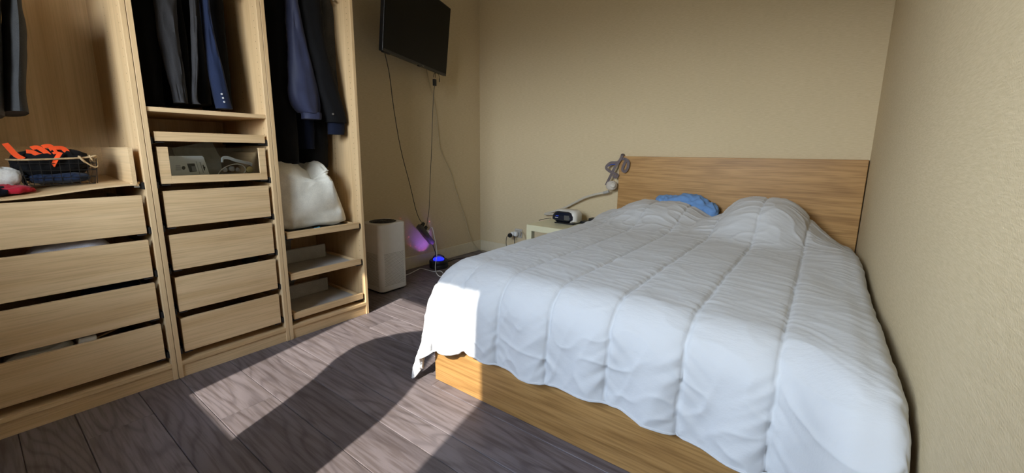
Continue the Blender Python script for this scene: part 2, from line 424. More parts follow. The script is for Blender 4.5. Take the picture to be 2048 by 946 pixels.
def blob(c, r, p=(2.4, 2.4, 2.4), n=(48, 32), wr=.01, fr=6, seed=0, fn=None):
    """soft pillow-like body: superellipsoid with folds; fn(unit, point) may move points"""
    mb = MB(); c = Vector(c); rs = []
    sg = lambda a, e: math.copysign(abs(a)**e, a)
    for i in range(n[1]+1):
        ph = -math.pi/2+math.pi*i/n[1]; ring = []
        ph = max(-math.pi/2+.02, min(math.pi/2-.02, ph))
        for k in range(n[0]):
            t = 2*math.pi*k/n[0]
            u = Vector((sg(math.cos(ph), 2/p[2])*sg(math.cos(t), 2/p[0]), sg(math.cos(ph), 2/p[2])*sg(math.sin(t), 2/p[1]), sg(math.sin(ph), 2/p[2])))
            q = Vector((u.x*r[0], u.y*r[1], u.z*r[2])); un = u.normalized()
            dsp = wr*(noise.noise(q*fr+Vector((seed, 0, 0)))+.9*(1-abs(noise.noise(q*fr*1.9+Vector((seed, 5, 0))))*3)*.4+.35*noise.noise(q*fr*4+Vector((0, seed, 0))))
            pt = q+un*dsp
            if fn: pt = fn(u, pt)
            ring.append(c+pt)
        rs.append(ring)
    return mb.rings(rs)
M['blue'] = fabric('blue_cotton', (.17, .33, .64), 900, .85, .12)
def bp(u, p):
    p.y += -.10*(p.z/.14)*-.5 if p.z > 0 else 0
    p.z *= 1-.16*max(0, p.x/.3)
    return p
bpil = blob((2.09, -.150, .622), (.232, .066, .130), (3, 2.2, 2.6), (90, 54), .030, 11, 3.0, bp)
tag(bpil.build('pillow', 'blue', origin=(2.02, -.12, .48), smooth=80), 'crumpled blue pillow against the headboard peeking out above the duvet', 'pillow')

# ------------------------------------------------------------------ wardrobes
WX, WB, WH = .614, .032, 2.36
UN = [(-3.790, -2.7915), (-2.7895, -2.2915), (-2.2895, -1.7905)]
TH = .018
GRP = 'open oak wardrobe units along the wall'
def wardrobe(i, label):
    y0, y1 = UN[i]
    t = thing('wardrobe', (WB, (y0+y1)/2, 0), label, 'wardrobe', GRP)
    for a in (y0, y1-TH): MB().box((WB+.004, a, 0), (WX, a+TH, WH), .0008).build('side_panel', 'oak_z', t)
    MB().box((WB, y0+.002, .0), (WB+.004, y1-.002, WH)).build('back_panel', 'oak_z', t)
    MB().box((WB+.004, y0+TH, WH-TH), (WX, y1-TH, WH)).build('top_panel', 'oak_y', t)
    MB().box((WB+.004, y0+TH, .060), (WX, y1-TH, .079), .0008).build('bottom_shelf', 'oak_y', t)
    MB().box((WX-.022, y0+TH, 0), (WX-.006, y1-TH, .0595)).build('plinth', 'oak_y', t)
    MB().tube([(.32, y0+TH, 2.06), (.32, y1-TH, 2.06)], .0125, 10, 0).build('clothes_rail', 'steel', t, smooth=True)
    h = MB()
    for yy, sg in ((y0+TH, 1), (y1-TH, -1)):
        for xx in (WX-.037, WX-.25):
            for k in range(70):
                z = .13+k*.032
                if z > 2.3: break
                n = 6; c = Vector((xx, yy+sg*.0004, z))
                h.add([c+Vector((math.cos(2*math.pi*j/n)*.0026, 0, math.sin(2*math.pi*j/n)*.0026)) for j in range(n)], [tuple(range(n))])
    tag(h.build('drilled_holes', 'hole', t), kind='stuff')
    return t
wa = wardrobe(0, 'wide open oak wardrobe holding a wire basket above four wide drawers')
wb = wardrobe(1, 'narrow open oak wardrobe with a glass-fronted drawer above four narrow drawers')
wc = wardrobe(2, 'narrow open oak wardrobe holding a big cream pillow above pull-out trays')
XF = .604
def drawer_box(t, y0, y1, z0, z1, xf, xb=.07, name='drawer', front=True, mat='oak_y', bottom=True):
    b = MB(); ya, yb = y0+.014, y1-.014
    b.box((xb, ya, z0+.012), (xf-.016, ya+.013, z1-.022)); b.box((xb, yb-.013, z0+.012), (xf-.016, yb, z1-.022))
    b.box((xb, ya, z0+.012), (xb+.013, yb, z1-.022))
    if bottom: b.box((xb, ya, z0+.018), (xf-.016, yb, z0+.026))
    o = b.build(name, 'oak_x', t)
    if front: MB().box((xf-.018, y0, z0), (xf, y1, z1), .0010).build('drawer_front', mat, o)
    for a, s in ((y0+.001, 1), (y1-.001, -1)):
        r = MB(); y2 = a+s*.012
        r.box((.08, min(a, y2), z0-.004), (xf-.020, max(a, y2), z0+.010))
        y3 = a+s*.030; r.box((xf-.05, min(a, y3), z0-.007), (xf-.004, max(a, y3), z0-.004))
        r.build('runner', 'runner', o)
    return o
PZ = .192
for k in range(4):
    z0 = .113+PZ*k; y0, y1 = UN[0][0]+.034, UN[0][1]-.033
    drawer_box(wa, y0, y1, z0, z0+.163, XF)
    y0, y1 = UN[1][0]+.036, UN[1][1]-.034
    z0 = .115+.196*k; drawer_box(wb, y0, y1, z0, z0+.161, XF)
# black runner brackets against the cabinet sides
for t, (y0, y1) in ((wa, UN[0]), (wb, UN[1]), (wc, UN[2])):
    zs = [.113+PZ*k for k in range(5)] if t is not wc else [.10, .332, .568]
    if t is wb: zs.append(1.07)
    for z in zs:
        for a, s in ((y0+TH, 1), (y1-TH, -1)):
            y2 = a+s*.009; MB().box((.08, min(a, y2), z-.004), (WX-.012, max(a, y2), z+.024)).build('runner_rail', 'dark', t)
# glass-fronted drawer
gy0, gy1, gz0, gz1 = UN[1][0]+.036, UN[1][1]-.034, .895, 1.054
gd = drawer_box(wb, gy0, gy1, gz0, gz1, XF, front=False, name='glass_drawer')
g = MB(); st = .032
g.box((XF-.018, gy0, gz0), (XF, gy0+.038, gz1), .001).box((XF-.018, gy1-.032, gz0), (XF, gy1, gz1), .001).box((XF-.018, gy0+.038, gz0), (XF, gy1-.032, gz0+.034), .001)
g.build('drawer_front', 'oak_y', gd)
MB().box((XF-.012, gy0+.038, gz0+.034), (XF-.007, gy1-.032, gz1-.001)).build('glass_pane', 'glass', gd)
# pull-out tray with shallow lip and the fixed shelf over it
def tray(t, u, z0, z1, xf=XF, xb=.07, name='pull_out_tray'):
    y0, y1 = u[0]+.034, u[1]-.030
    b = MB(); b.box((xb, y0+.012, z0+.004), (xf-.018, y1-.012, z0+.012))
    b.box((xb, y0+.012, z0+.004), (xb+.014, y1-.012, z1)).box((xb, y0+.012, z0+.004), (xf-.018, y0+.025, z1-.004)).box((xb, y1-.025, z0+.004), (xf-.018, y1-.012, z1-.004))
    o = b.build(name, 'oak_x', t)
    MB().box((xf-.018, y0, z0), (xf, y1, z1), .0012).build('tray_front', 'oak_y', o)
    for a, s in ((y0+.001, 1), (y1-.001, -1)):
        r = MB(); y2 = a+s*.012; r.box((.08, min(a, y2), z0-.004), (xf-.020, max(a, y2), z0+.012))
        y3 = a+s*.03; r.box((xf-.05, min(a, y3), z0-.007), (xf-.004, max(a, y3), z0-.004)); r.build('runner', 'runner', o)
    return o
tray(wb, UN[1], 1.078, 1.118)
MB().box((WB+.006, UN[1][0]+TH+.001, 1.200), (WX-.006, UN[1][1]-TH-.001, 1.219), .001).build('shelf', 'oak_y', wb)
trs = [tray(wc, UN[2], z, z+.037) for z in (.106, .335, .568)]
for k, o in enumerate(trs):
    z = (.106, .335, .568)[k]+.013; y0, y1 = UN[2][0]+.048, UN[2][1]-.048
    f = MB().box((.09, y0+.012, z), (.583, y1-.006, z+.006), .002)
    f.build('felt_insert', 'felt', o)
    if k < 2:
        MB().box((.30, y0+.012, z+.006), (.318, y1-.055, z+.092), .003).box((.12, y0+.012, z+.006), (.138, y1-.19, z+.125 if k else z+.092), .003).build('felt_divider', 'felt', o)

# drawer without its front: side and back still stand, the loose bottom has slipped
oz = .893
od = MB(); y0, y1 = UN[0][0]+.034, UN[0][1]-.028
od.box((.07, y1-.026, oz), (XF-.004, y1-.012, oz+.157)).box((.07, y0+.012, oz), (XF-.004, y0+.026, oz+.157)).box((.07, y0+.026, oz), (.083, y1-.026, oz+.157))
od = od.build('frontless_drawer', 'oak_x', wa); od['label'] = 'drawer missing its front with a slipped bottom board'
bt = MB(); rs = []
for k in range(21):
    y = -3.72+(-2.836+3.72)*k/20; q = sstep(-3.22, -2.84, y)
    zf, zb = .866+.034*q, .905+.012*q
    rs.append([(XF-.002, y, zf), (.085, y, zb), (.085, y, zb-.006), (XF-.002, y, zf-.006)])
bt.rings([[Vector(p) for p in r] for r in rs]).build('drawer_bottom', 'oak_y', od, smooth=30)
MB().box((.50, -2.84, .884), (.585, -2.822, .892)).build('runner', 'steel', od)
MB().tube([(.592, -2.848, .900), (.575, -2.835, .908)], .005, 8, 0).tube([(.598, -2.832, .894), (.578, -2.822, .904)], .005, 8, 0).build('dowel', 'oak_y', od)

# ------------------------------------------------------------------ clothes on the rails
M['black_f'] = fabric('black_wool', (.0065, .0065, .0075), 700, .9, .3, .02)
M['char_f'] = fabric('charcoal_wool', (.040, .039, .042), 700, .8, .3, .05)
M['grey_f'] = fabric('grey_jersey', (.085, .080, .074), 500, .9, .3, .05)
M['slate_f'] = fabric('slate_wool', (.042, .042, .043), 500, .9, .3, .03)
M['navy_n'] = fabric('navy_nylon', (.040, .046, .092), 900, .5, .15, .05)
M['navy_f'] = fabric('dark_navy_wool', (.008, .011, .026), 700, .9, .3, .02)
M['blue_s'] = fabric('blue_suit_wool', (.013, .021, .055), 800, .8, .25, .05)
def hang_mesh(rows, depth, n=30, wr=.006, seed=0, sub=5, flat=2.3, front=True):
    """upright cloth tube. rows (u_left, u_right, v, x): photo outline at the cloth's own distance x"""
    pts = []
    for ul, ur, v, x in rows:
        a, b = at(ul, v, 0, x), at(ur, v, 0, x)
        pts.append((Vector((x, (a.y+b.y)/2, (a.z+b.z)/2)), abs(b.y-a.y)/2))
    pts.sort(key=lambda q: -q[0].z)
    cs = spline([p[0] for p in pts], sub); hs = [h.x for h in spline([Vector((p[1], 0, 0)) for p in pts], sub)]
    rs = []
    for c, h in zip(cs, hs):
        ring = []
        for k in range(n):
            t = 2*math.pi*k/n; cx, sy = math.cos(t), math.sin(t)
            px = math.copysign(abs(cx)**(2/flat), cx)*depth/2-depth/2; py = math.copysign(abs(sy)**(2/flat), sy)*h
            w_ = wr*(noise.noise(Vector((cx*1.6+seed, sy*1.6, c.z*4)))+.6*(1-abs(noise.noise(Vector((cx*2.3, sy*2.3+seed, c.z*7+c.y*9))))*3))
            ring.append(c+Vector((px+cx*w_, py+sy*w_*.5, 0)))
        rs.append(ring)
    return MB().rings(rs)
def hanger(g, y, zt, x=.32):
    m = MB(); m.tube([(x, y, zt-.03), (x, y, zt), (x+.0, y, 2.03), (x+.018, y, 2.05), (x+.016, y, 2.072), (x, y, 2.078), (x-.016, y, 2.066)], .0022, 6, 5)
    m.tube([(x-.20, y, zt-.10), (x-.08, y, zt-.035), (x, y, zt-.02), (x+.08, y, zt-.035), (x+.20, y, zt-.10)], .006, 8, 5)
    m.build('hanger', 'steel', g, smooth=True)
def garment(name, label, parts, group, cat):
    """parts: list of (part name, rows, depth, material, wrinkle)"""
    first = parts[0]; mid = at((first[1][0][0]+first[1][0][1])/2, first[1][0][2], 0, first[1][0][3])
    zs = [at(r[0], r[2], 0, r[3]).z for p in parts for r in p[1]]
    g = thing(name, (.32, mid.y, min(zs)), label, cat, group)
    for i, (pn, rows, depth, mat, wr) in enumerate(parts):
        hang_mesh(rows, depth, wr=wr, seed=i*3.1+mid.y*7).build(pn, mat, g, smooth=60)
    hanger(g, mid.y, min(2.0, max(zs)))
    return g
G3, G2, G1 = 'clothes on the rail over the cream pillow', 'jackets on the rail over the glass-fronted drawer', 'clothes on the rail over the basket'
garment('coat', 'long black coat hanging beside the navy windbreaker sleeve', [
    ('body', [(524, 580, -60, .47), (532, 590, 0, .47), (541, 596, 100, .47), (549, 603, 200, .47), (554, 610, 260, .47), (560, 613, 328, .47)], .36, 'black_f', .008)], G3, 'coat')
wbk = garment('windbreaker', 'navy nylon windbreaker with a puffed sleeve and elastic cuff', [
    ('body', [(588, 622, -50, .43), (590, 624, 0, .43), (596, 630, 120, .43), (602, 638, 240, .43), (606, 640, 298, .43)], .32, 'navy_f', .006),
    ('sleeve', [(578, 596, -50, .545), (582, 600, 0, .548), (584, 615, 60, .552), (586, 630, 120, .556), (586, 641, 165, .56), (587, 646, 192, .562), (595, 648, 212, .56), (608, 647, 226, .557)], .10, 'navy_n', .010)], G3, 'jacket')
hang_mesh([(610, 648, 224, .556), (612, 649, 231, .556), (612, 648, 238, .555)], .085, wr=.0025, seed=4, n=60).build('elastic_cuff', 'navy_n', wbk, smooth=60)
sj = garment('suit_jacket', 'black suit jacket with a buttoned sleeve end hanging beside the grey jacket', [
    ('body', [(606, 640, -50, .40), (610, 650, 0, .40), (616, 660, 120, .40), (618, 668, 240, .40), (612, 668, 300, .40), (613, 667, 336, .39)], .30, 'black_f', .007),
    ('sleeve', [(596, 640, -50, .535), (602, 647, 0, .54), (610, 655, 60, .545), (622, 668, 120, .55), (640, 684, 180, .555), (655, 695, 222, .56), (660, 700, 245, .56)], .085, 'black_f', .006)], G3, 'jacket')
hang_mesh([(662, 694, 238, .545), (663, 694, 256, .545), (664, 693, 269, .545)], .07, wr=.002, seed=2).build('cuff', 'navy_f', sj, smooth=60)
def button(parent, u, v, x, r, mat):
    p = at(u, v, 0, x); m = MB().lathe([(r*.3, -.001), (r, -.001), (r, .0012), (r*.75, .002), (r*.3, .0014)], n=14)
    m.xf(Matrix.Translation(p) @ Matrix.Rotation(math.pi/2, 4, 'Y')); m.build('button', mat, parent, smooth=True)
M['btn'] = plain('grey_button', (.16, .15, .14), .3); M['btn_w'] = plain('pale_button', (.55, .56, .60), .25)
button(sj, 666, 228, .5635, .006, 'btn')
garment('jacket', 'grey marl jersey jacket hanging next to the wardrobe side panel', [
    ('body', [(636, 662, -40, .44), (640, 668, 0, .44), (643, 676, 16, .44), (645, 680, 40, .44), (652, 684, 100, .44), (660, 688, 150, .44), (668, 691, 200, .44)], .28, 'grey_f', .006)], G3, 'jacket')
garment('suit_jacket', 'plain black jacket hanging against the left side above the glass-fronted drawer', [
    ('body', [(250, 322, -60, .47), (264, 330, 0, .47), (280, 334, 100, .47), (296, 340, 208, .47)], .36, 'black_f', .008)], G2, 'jacket')
garment('suit_jacket', 'charcoal wool suit jacket with a creased sleeve hanging above the glass-fronted drawer', [
    ('body', [(330, 362, -60, .43), (338, 372, 0, .43), (350, 386, 100, .43), (364, 392, 206, .43)], .34, 'black_f', .006),
    ('sleeve', [(308, 352, -60, .535), (316, 357, 0, .54), (321, 361, 45, .545), (330, 365, 90, .548), (342, 372, 145, .552), (354, 378, 200, .555), (356, 379, 204, .555)], .085, 'char_f', .010)], G2, 'jacket')
garment('suit_jacket', 'black jacket with a thin satin edge hanging between the charcoal and blue sleeves', [
    ('body', [(370, 402, -60, .44), (378, 408, 0, .44), (388, 420, 100, .44), (392, 436, 208, .44)], .34, 'black_f', .006),
    ('front_edge', [(376, 388, -60, .53), (382, 394, 0, .535), (386, 397, 80, .54), (387, 398, 140, .54), (386, 396, 195, .54), (388, 404, 208, .54)], .03, 'char_f', .005)], G2, 'jacket')
bs = garment('suit_jacket', 'blue suit jacket with three pale buttons on its sleeve', [
    ('body', [(412, 450, -60, .42), (416, 458, 0, .42), (428, 466, 100, .42), (440, 476, 214, .42)], .32, 'black_f', .006),
    ('sleeve', [(404, 416, -60, .535), (408, 421, 0, .54), (414, 428, 50, .545), (419, 440, 100, .548), (425, 453, 150, .552), (436, 464, 200, .555), (440, 470, 217, .555)], .08, 'blue_s', .006)], G2, 'jacket')
for u, v in ((443.5, 188), (446, 196), (448.5, 204)): button(bs, u, v, .558, .0042, 'btn_w')
garment('jacket', 'dark slate grey jacket hanging above the wire basket', [
    ('body', [(16, 42, -60, .57), (18, 49, 0, .57), (14, 60, 40, .575), (14, 62, 100, .575), (12, 61, 170, .575), (10, 68, 222, .575)], .49, 'slate_f', .007)], G1, 'jacket')
garment('trousers', 'mid grey trousers folded over a hanger beside the slate jacket', [
    ('body', [(-50, 4, -60, .58), (-50, 8, 0, .58), (-48, 12, 100, .585), (-46, 16, 200, .585), (-46, 17, 228, .585)], .48, 'grey_f', .005)], G1, 'trousers')

for k, (y, mt_) in enumerate(((-3.72, 'black_f'), (-3.63, 'slate_f'), (-3.54, 'black_f'), (-3.45, 'navy_f'), (-3.36, 'slate_f'))):  # coats out of view, added to keep window light off the back panel
    g = thing('coat', (.32, y, 1.16), ('unseen black wool coat added against the left side panel of the wide wardrobe', 'unseen slate grey coat added between two black coats in the wide wardrobe', 'unseen black coat added between the slate and the navy coats', 'unseen dark navy coat added next to a black coat in the wide wardrobe', 'unseen slate grey coat added beside the mid grey trousers')[k], 'coat', 'unseen coats added to shade the inside of the wide wardrobe')
    rs = []
    for z, hx, hy in ((1.10, .23, .034), (1.3, .235, .040), (1.6, .24, .040), (1.85, .24, .036), (1.93, .20, .028), (1.98, .07, .020)):
        rs.append([Vector((.33+hx*math.cos(2*math.pi*q/24)*(1+.05*nz(q*.8, z*5, k)), y+hy*math.sin(2*math.pi*q/24)*(1+.3*nz(q*.9, z*4, k+5)), z)) for q in range(24)])
    MB().rings(rs).build('body', mt_, g, smooth=60); hanger(g, y, 1.985)

# ------------------------------------------------------------------ cream pillow in the wardrobe
M['cream'] = fabric('cream_plush', (.84, .80, .70), 160, .95, .06, .25)
def wp(u, p):
    zf = (p.z/.19+1)/2
    edge = max(abs(u.y)**5, max(0, u.z)**5)
    p.x *= 1-.55*edge
    # the right side leans in towards the top, the lower corner stays pointed
    if u.y > 0: p.y -= u.y*(.03+.165*max(0, zf-.04)+.02*math.sin(zf*math.pi))
    p.z += .035*u.y*u.y*(1 if u.z < -.5 else 0)*0
    if p.x > 0:
        d = math.hypot((p.y+.02)/.055, (p.z-.115)/.06); p.x -= .045*math.exp(-d*d)
        dd = abs((p.y+.01)-.30*(p.z-.115))
        if p.z > .02: p.x -= .030*math.exp(-(dd/.020)**2)*min(1, (p.z-.02)/.06)
        a = math.atan2(p.z-.125, p.y+.03); rr = math.hypot(p.z-.125, p.y+.03)
        if p.y > -.05 and p.z < .14:
            p.x += (.021*math.sin(a*13+4*noise.noise(p*9))+.009*math.sin(a*29+rr*20))*min(1, rr/.10)*max(0, 1-abs(rr-.16)/.20)
        elif p.z < -.06: p.x += .006*math.sin(p.y*70+5*noise.noise(p*12))*min(1, (-.06-p.z)/.06)
    if p.z > .08: p.z -= .055*math.exp(-((p.y+.005)/.035)**2)*min(1, (p.z-.08)/.06)
    return p
cp = blob((.365, -2.030, .790), (.200, .270, .194), (2.8, 8.0, 7.0), (140, 90), .010, 7, 8.0, wp)
for p in cp.v: p.y = min(max(p.y, -2.268), -1.812); p.z = max(p.z, .598); p.x = max(p.x, .06)
tag(cp.build('pillow', 'cream', origin=(.365, -2.035, .596), smooth=80), 'big cream plush pillow stuffed into the wardrobe on a pull-out tray', 'pillow')
M['cyan'] = plain('blue_plastic', (.02, .23, .36), .4)
c0 = at(634, 451, 0, .562)
cl = MB().box((-.012, -.014, 0), (.012, .014, .008), .003, 2).box((-.006, .010, .004), (.006, .026, .010), .002)
cl.xf(Matrix.Translation((.560, c0.y, .5935)) @ Matrix.Rotation(.5, 4, 'Z'))
tag(cl.build('clip', 'cyan', origin=(.560, c0.y, .5935)), 'small blue plastic clip in front of the cream pillow', 'clip')

# ------------------------------------------------------------------ basket corner of the wide wardrobe
M['wire'] = plain('dark_wire', (.02, .018, .016), .5, metal=.5)
M['rattan'] = plain('rattan', (.42, .29, .15), .7, 90, .3)
M['orange'] = fabric('orange_webbing', (.95, .095, .02), 900, .7, .1)
bk = thing('basket', (.40, -3.03, .895), 'dark wire basket with a rattan rim stuffed with clothes in the wardrobe', 'basket')
bw = MB(); by0, by1, bx0, bx1, bz = -3.135, -2.925, .27, .49, .900
def brim(z, k=0.0): return [(bx1-k, by0+k, z), (bx1-k, by1-k, z), (bx0+k, by1-k, z), (bx0+k, by0+k, z)]
for z, k in ((.902, .014), (.930, .010), (.958, .006), (.985, .002)): bw.tube(brim(z, k)+[brim(z, k)[0]], .0013, 5, 0)
for j in range(9):
    y = by0+(by1-by0)*j/8
    for x, kx in ((bx1, -1), (bx0, 1)): bw.tube([(x+kx*.014, y*.94-.06*3.03, .902), (x, y, 1.005)], .0011, 5, 0)
    x = bx0+(bx1-bx0)*j/8
    for y, ky in ((by0, 1), (by1, -1)): bw.tube([(x, y+ky*.014, .902), (x, y, 1.005)], .0011, 5, 0)
for j in range(1, 8): bw.tube([(bx0+.014, by0+(by1-by0)*j/8, .902), (bx1-.014, by0+(by1-by0)*j/8, .902)], .0011, 5, 0)
bw.build('wire_body', 'wire', bk)
rm = MB(); rm.tube([(bx1+.002, by0, 1.000), (bx1+.004, (by0+by1)/2, 1.003), (bx1+.002, by1-.03, 1.008), (bx1, by1, 1.016), ((bx0+bx1)/2, by1+.003, 1.012), (bx0, by1, 1.006), (bx0, by0, 1.0)], .0035, 7, 5, True)
rm.build('rim', 'rattan', bk, smooth=True)
kn = MB()
kn.tube([(bx1+.006, by1-.045, 1.003), (bx1+.010, by1-.035, .99), (bx1+.004, by1-.015, .972), (bx1, by1-.002, .970), (bx1-.01, by1+.002, .985), (bx1, by1-.003, 1.012)], .003, 6, 5)
kn.tube([(bx1+.010, by1-.05, 1.012), (bx1+.012, by1-.04, .995), (bx1+.004, by1-.035, .99), (bx1-.002, by1-.045, 1.004)], .004, 6, 5, True)
kn.tube([(bx1+.004, by1-.02, 1.016), (bx1+.008, by1-.015, 1.0), (bx1, by1-.012, .998)], .003, 6, 4, True)
kn.build('rattan_knot', 'rattan', bk, smooth=True)
bagc = blob((.375, -3.04, .985), (.100, .105, .056), (3, 3, 2.4), (60, 36), .012, 16, 1.0)
bag = tag(bagc.build('sports_vest', 'black_f', origin=(.375, -3.04, .93), smooth=80), 'black sports vest with bright orange straps heaped in the wire basket', 'vest')
for path in ([(10, 287), (20, 298), (33, 311), (47, 318)], [(52, 303), (64, 304), (75, 309), (83, 311)], [(63, 297), (75, 295), (88, 302), (97, 310)],
             [(85, 294), (99, 292), (106, 300), (113, 308)], [(109, 296), (123, 296), (129, 299), (134, 304)], [(121, 305), (116, 312), (111, 321), (106, 332)]):
    MB().ribbon([at(u, v, 0, .476-.0015*abs(v-318)+(.02 if path[0][0] == 121 else 0)) for u, v in path], Vector((-.35, .0, 1)), .017 if path[0][0] < 121 else .013, .003, 6, Vector((.8, 0, .6))).build('strap', 'orange', bag, smooth=60)
M['denim'] = fabric('dark_blue_cloth', (.012, .022, .055), 500, .9, .3)
cl2 = blob((.395, -3.03, .928), (.082, .088, .022), (4, 4, 2.6), (50, 24), .006, 20, 5.0)
tag(cl2.build('folded_shirt', 'denim', origin=(.395, -3.03, .906), smooth=80), 'dark blue folded shirt at the bottom of the wire basket', 'shirt')
M['plush'] = fabric('white_plush', (.72, .71, .68), 200, .95, .1, .3)
pp = at(4, 336, 0, .45)
ps = blob((.45, pp.y-.01, .93), (.035, .05, .045), (2.2, 2.2, 2.2), (40, 28), .008, 25, 2.0)
for q in ps.v: q.z = max(q.z, .885)
tag(ps.build('plush_toy', 'plush', origin=(.45, pp.y-.01, .886), smooth=80), 'small white fluffy lump beside the wire basket', 'soft toy')
M['red'] = fabric('red_cloth', (.42, .012, .03), 600, .9, .15)
pr = at(30, 372, 0, .50)
rc = blob((.50, pr.y-.015, .890), (.055, .058, .020), (2.3, 2.3, 2.2), (50, 24), .012, 18, 4.0)
for q in rc.v: q.z = max(q.z, .879)
tag(rc.build('cloth', 'red', origin=(.50, pr.y-.015, .879), smooth=80), 'crumpled red cloth lying in front of the basket', 'cloth')
pn = at(4, 380, 0, .53)
rc = blob((.535, pn.y-.025, .886), (.04, .045, .022), (2.3, 2.3, 2.2), (40, 24), .010, 18, 9.0)
for q in rc.v: q.z = max(q.z, .874)
tag(rc.build('cloth', 'navy_f', origin=(.535, pn.y-.025, .874), smooth=80), 'crumpled dark navy cloth beside the red cloth', 'cloth')

# things showing in the gaps between the wide drawers
def bundle(name, u0, u1, v, zc, rz, x, mat, label, cat, wr=.010, rx=.07):
    a, b = at(u0, v, 0, x), at(u1, v, 0, x)
    m = blob((x-rx, (a.y+b.y)/2, zc), (rx, abs(b.y-a.y)/2, rz), (3, 3.4, 2.4), (60, 24), wr, 14, u0*.1)
    return tag(m.build(name, mat, origin=(x-rx, (a.y+b.y)/2, zc-rz), smooth=80), label, cat)
M['lilac'] = fabric('pale_grey_cotton', (.55, .54, .60), 600); M['grey_t'] = fabric('stone_cotton', (.62, .59, .53), 600); M['brown'] = plain('brown_board', (.26, .15, .06), .7)
bundle('folded_towel', 52, 228, 490, .643, .040, .575, 'lilac', 'pale grey folded towel showing over the second wide drawer', 'towel', .006)
bundle('folded_jersey', 165, 285, 575, .448, .034, .560, 'navy_f', 'very dark folded jersey showing over the third wide drawer', 'jersey')
bundle('folded_shirt', 5, 150, 700, .254, .036, .583, 'grey_t', 'stone coloured crumpled shirt showing over the lowest wide drawer', 'shirt', .012)
a = at(158, 690, 0, .575); b = at(194, 676, 0, .575)
bd = MB().box((.46, a.y, .258), (.578, b.y, .290), .004)
tag(bd.build('box', 'white_pl', origin=(.50, (a.y+b.y)/2, .255)), 'small white box lying over the lowest wide drawer', 'box')
a = at(196, 686, 0, .555); b = at(240, 664, 0, .555)
bd = MB().add([(.555, a.y, .268), (.555, b.y+.01, .292), (.40, b.y+.01, .292), (.40, a.y, .268), (.555, a.y, .274), (.555, b.y+.01, .298), (.40, b.y+.01, .298), (.40, a.y, .274)],
              [(0, 1, 2, 3), (4, 5, 6, 7), (0, 1, 5, 4), (1, 2, 6, 5), (2, 3, 7, 6), (3, 0, 4, 7)])
tag(bd.build('cardboard_sheet', 'brown', origin=(.48, (a.y+b.y)/2, .268)), 'tilted brown board sticking up from the lowest wide drawer', 'board')
bundle('folded_sock', 495, 520, 522, .463, .030, .50, 'char_f', 'dark sock showing over a narrow drawer', 'sock', .006, .05)

# contents of the glass-fronted drawer
M['card'] = plain('white_card', (.86, .86, .86), .5, 20, .02); M['ink'] = plain('grey_print', (.05, .05, .055), .6); M['ink2'] = plain('pale_print', (.30, .30, .32), .6)
XP = .570
def quad_plate(mb, pts, x, th, tilt=0.0, zref=.93):
    """flat plate: photo corners on a plane leaning back with height"""
    vs = []
    for u, v in pts:
        p = at(u, v, 0, x); p2 = at(u, v, 0, x-tilt*(p.z-zref)); vs.append(p2)
    n = len(vs); bk = [p-Vector((th, 0, 0)) for p in vs]
    mb.add(vs+bk, [tuple(range(n)), tuple(range(n, 2*n))[::-1]]+[(i, (i+1) % n, n+(i+1) % n, n+i) for i in range(n)]); return mb
z1c = lambda x, y: (330+x/9.46, 275+y/9.46)
pk = thing('package', (.56, at(380, 335, 0, XP).y, .919), 'white cardboard package with a printed picture inside the glass-fronted drawer', 'package')
quad_plate(MB(), [z1c(*p) for p in ((70, 352), (700, 350), (730, 372), (850, 720), (850, 780), (140, 790))], XP, .012, .35).build('card', 'card', pk)
quad_plate(MB(), [z1c(*p) for p in ((415, 494), (560, 492), (606, 640), (470, 655))], XP+.0008, .001, .35).build('printed_picture', 'ink', pk)
quad_plate(MB(), [z1c(*p) for p in ((500, 545), (570, 540), (600, 632), (520, 636))], XP+.0016, .001, .35).build('printed_picture_detail', 'ink2', pk)
ci = [z1c(352+36*math.cos(k*math.pi/8), 575+36*math.sin(k*math.pi/8)) for k in range(16)]
quad_plate(MB(), ci, XP+.0008, .001, .35).build('printed_roundel', 'ink', pk)
pt = MB()
for k in range(5): quad_plate(pt, [z1c(*p) for p in ((200, 530+k*20), (290+k*5, 528+k*20), (293+k*5, 537+k*20), (203, 539+k*20))], XP+.0008, .001, .35)
quad_plate(pt, [z1c(*p) for p in ((655, 462), (668, 462), (735, 665), (722, 668))], XP+.0008, .001, .35)
quad_plate(pt, [z1c(*p) for p in ((585, 450), (592, 450), (665, 690), (656, 690))], XP+.0008, .001, .35)
pt.build('printed_lines', 'ink2', pk)
quad_plate(MB(), [z1c(*p) for p in ((710, 518), (728, 516), (738, 548), (758, 556), (766, 580), (754, 592), (760, 620), (742, 624), (728, 585))], XP+.0008, .001, .35).build('hang_slot', 'dark', pk)
M['folder'] = plain('grey_folder', (.26, .24, .20), .6)
fo = quad_plate(MB(), [z1c(*p) for p in ((140, 200), (880, 65), (1040, 370), (1050, 420), (1080, 700), (300, 700))], .43, .006, .25)
tag(fo.build('folder', 'folder', origin=(.42, -2.6, .92)), 'grey paper folder standing at the back of the glass-fronted drawer', 'folder')
hs = thing('headset', (.52, -2.40, .919), 'white headset band with a gold disc inside the glass-fronted drawer', 'headset')
MB().ribbon([at(*z1c(*p), 0, .50) for p in ((1080, 470), (1100, 390), (1200, 385), (1330, 430), (1500, 470), (1620, 500), (1700, 570), (1720, 650))], Vector((.5, -.2, 1)), .014, .006).build('band', 'white_pl', hs, smooth=60)
M['gold'] = plain('gold_plastic', (.52, .42, .17), .35, metal=.4)
dm = MB().lathe([(.004, 0), (.016, 0), (.018, .004), (.016, .010), (.006, .012)], n=24)
dm.xf(Matrix.Translation(at(*z1c(1590, 610), 0, .54)) @ Matrix.Rotation(math.pi/2, 4, 'Y')); dm.build('ear_disc', 'gold', hs, smooth=True)
pd = MB()
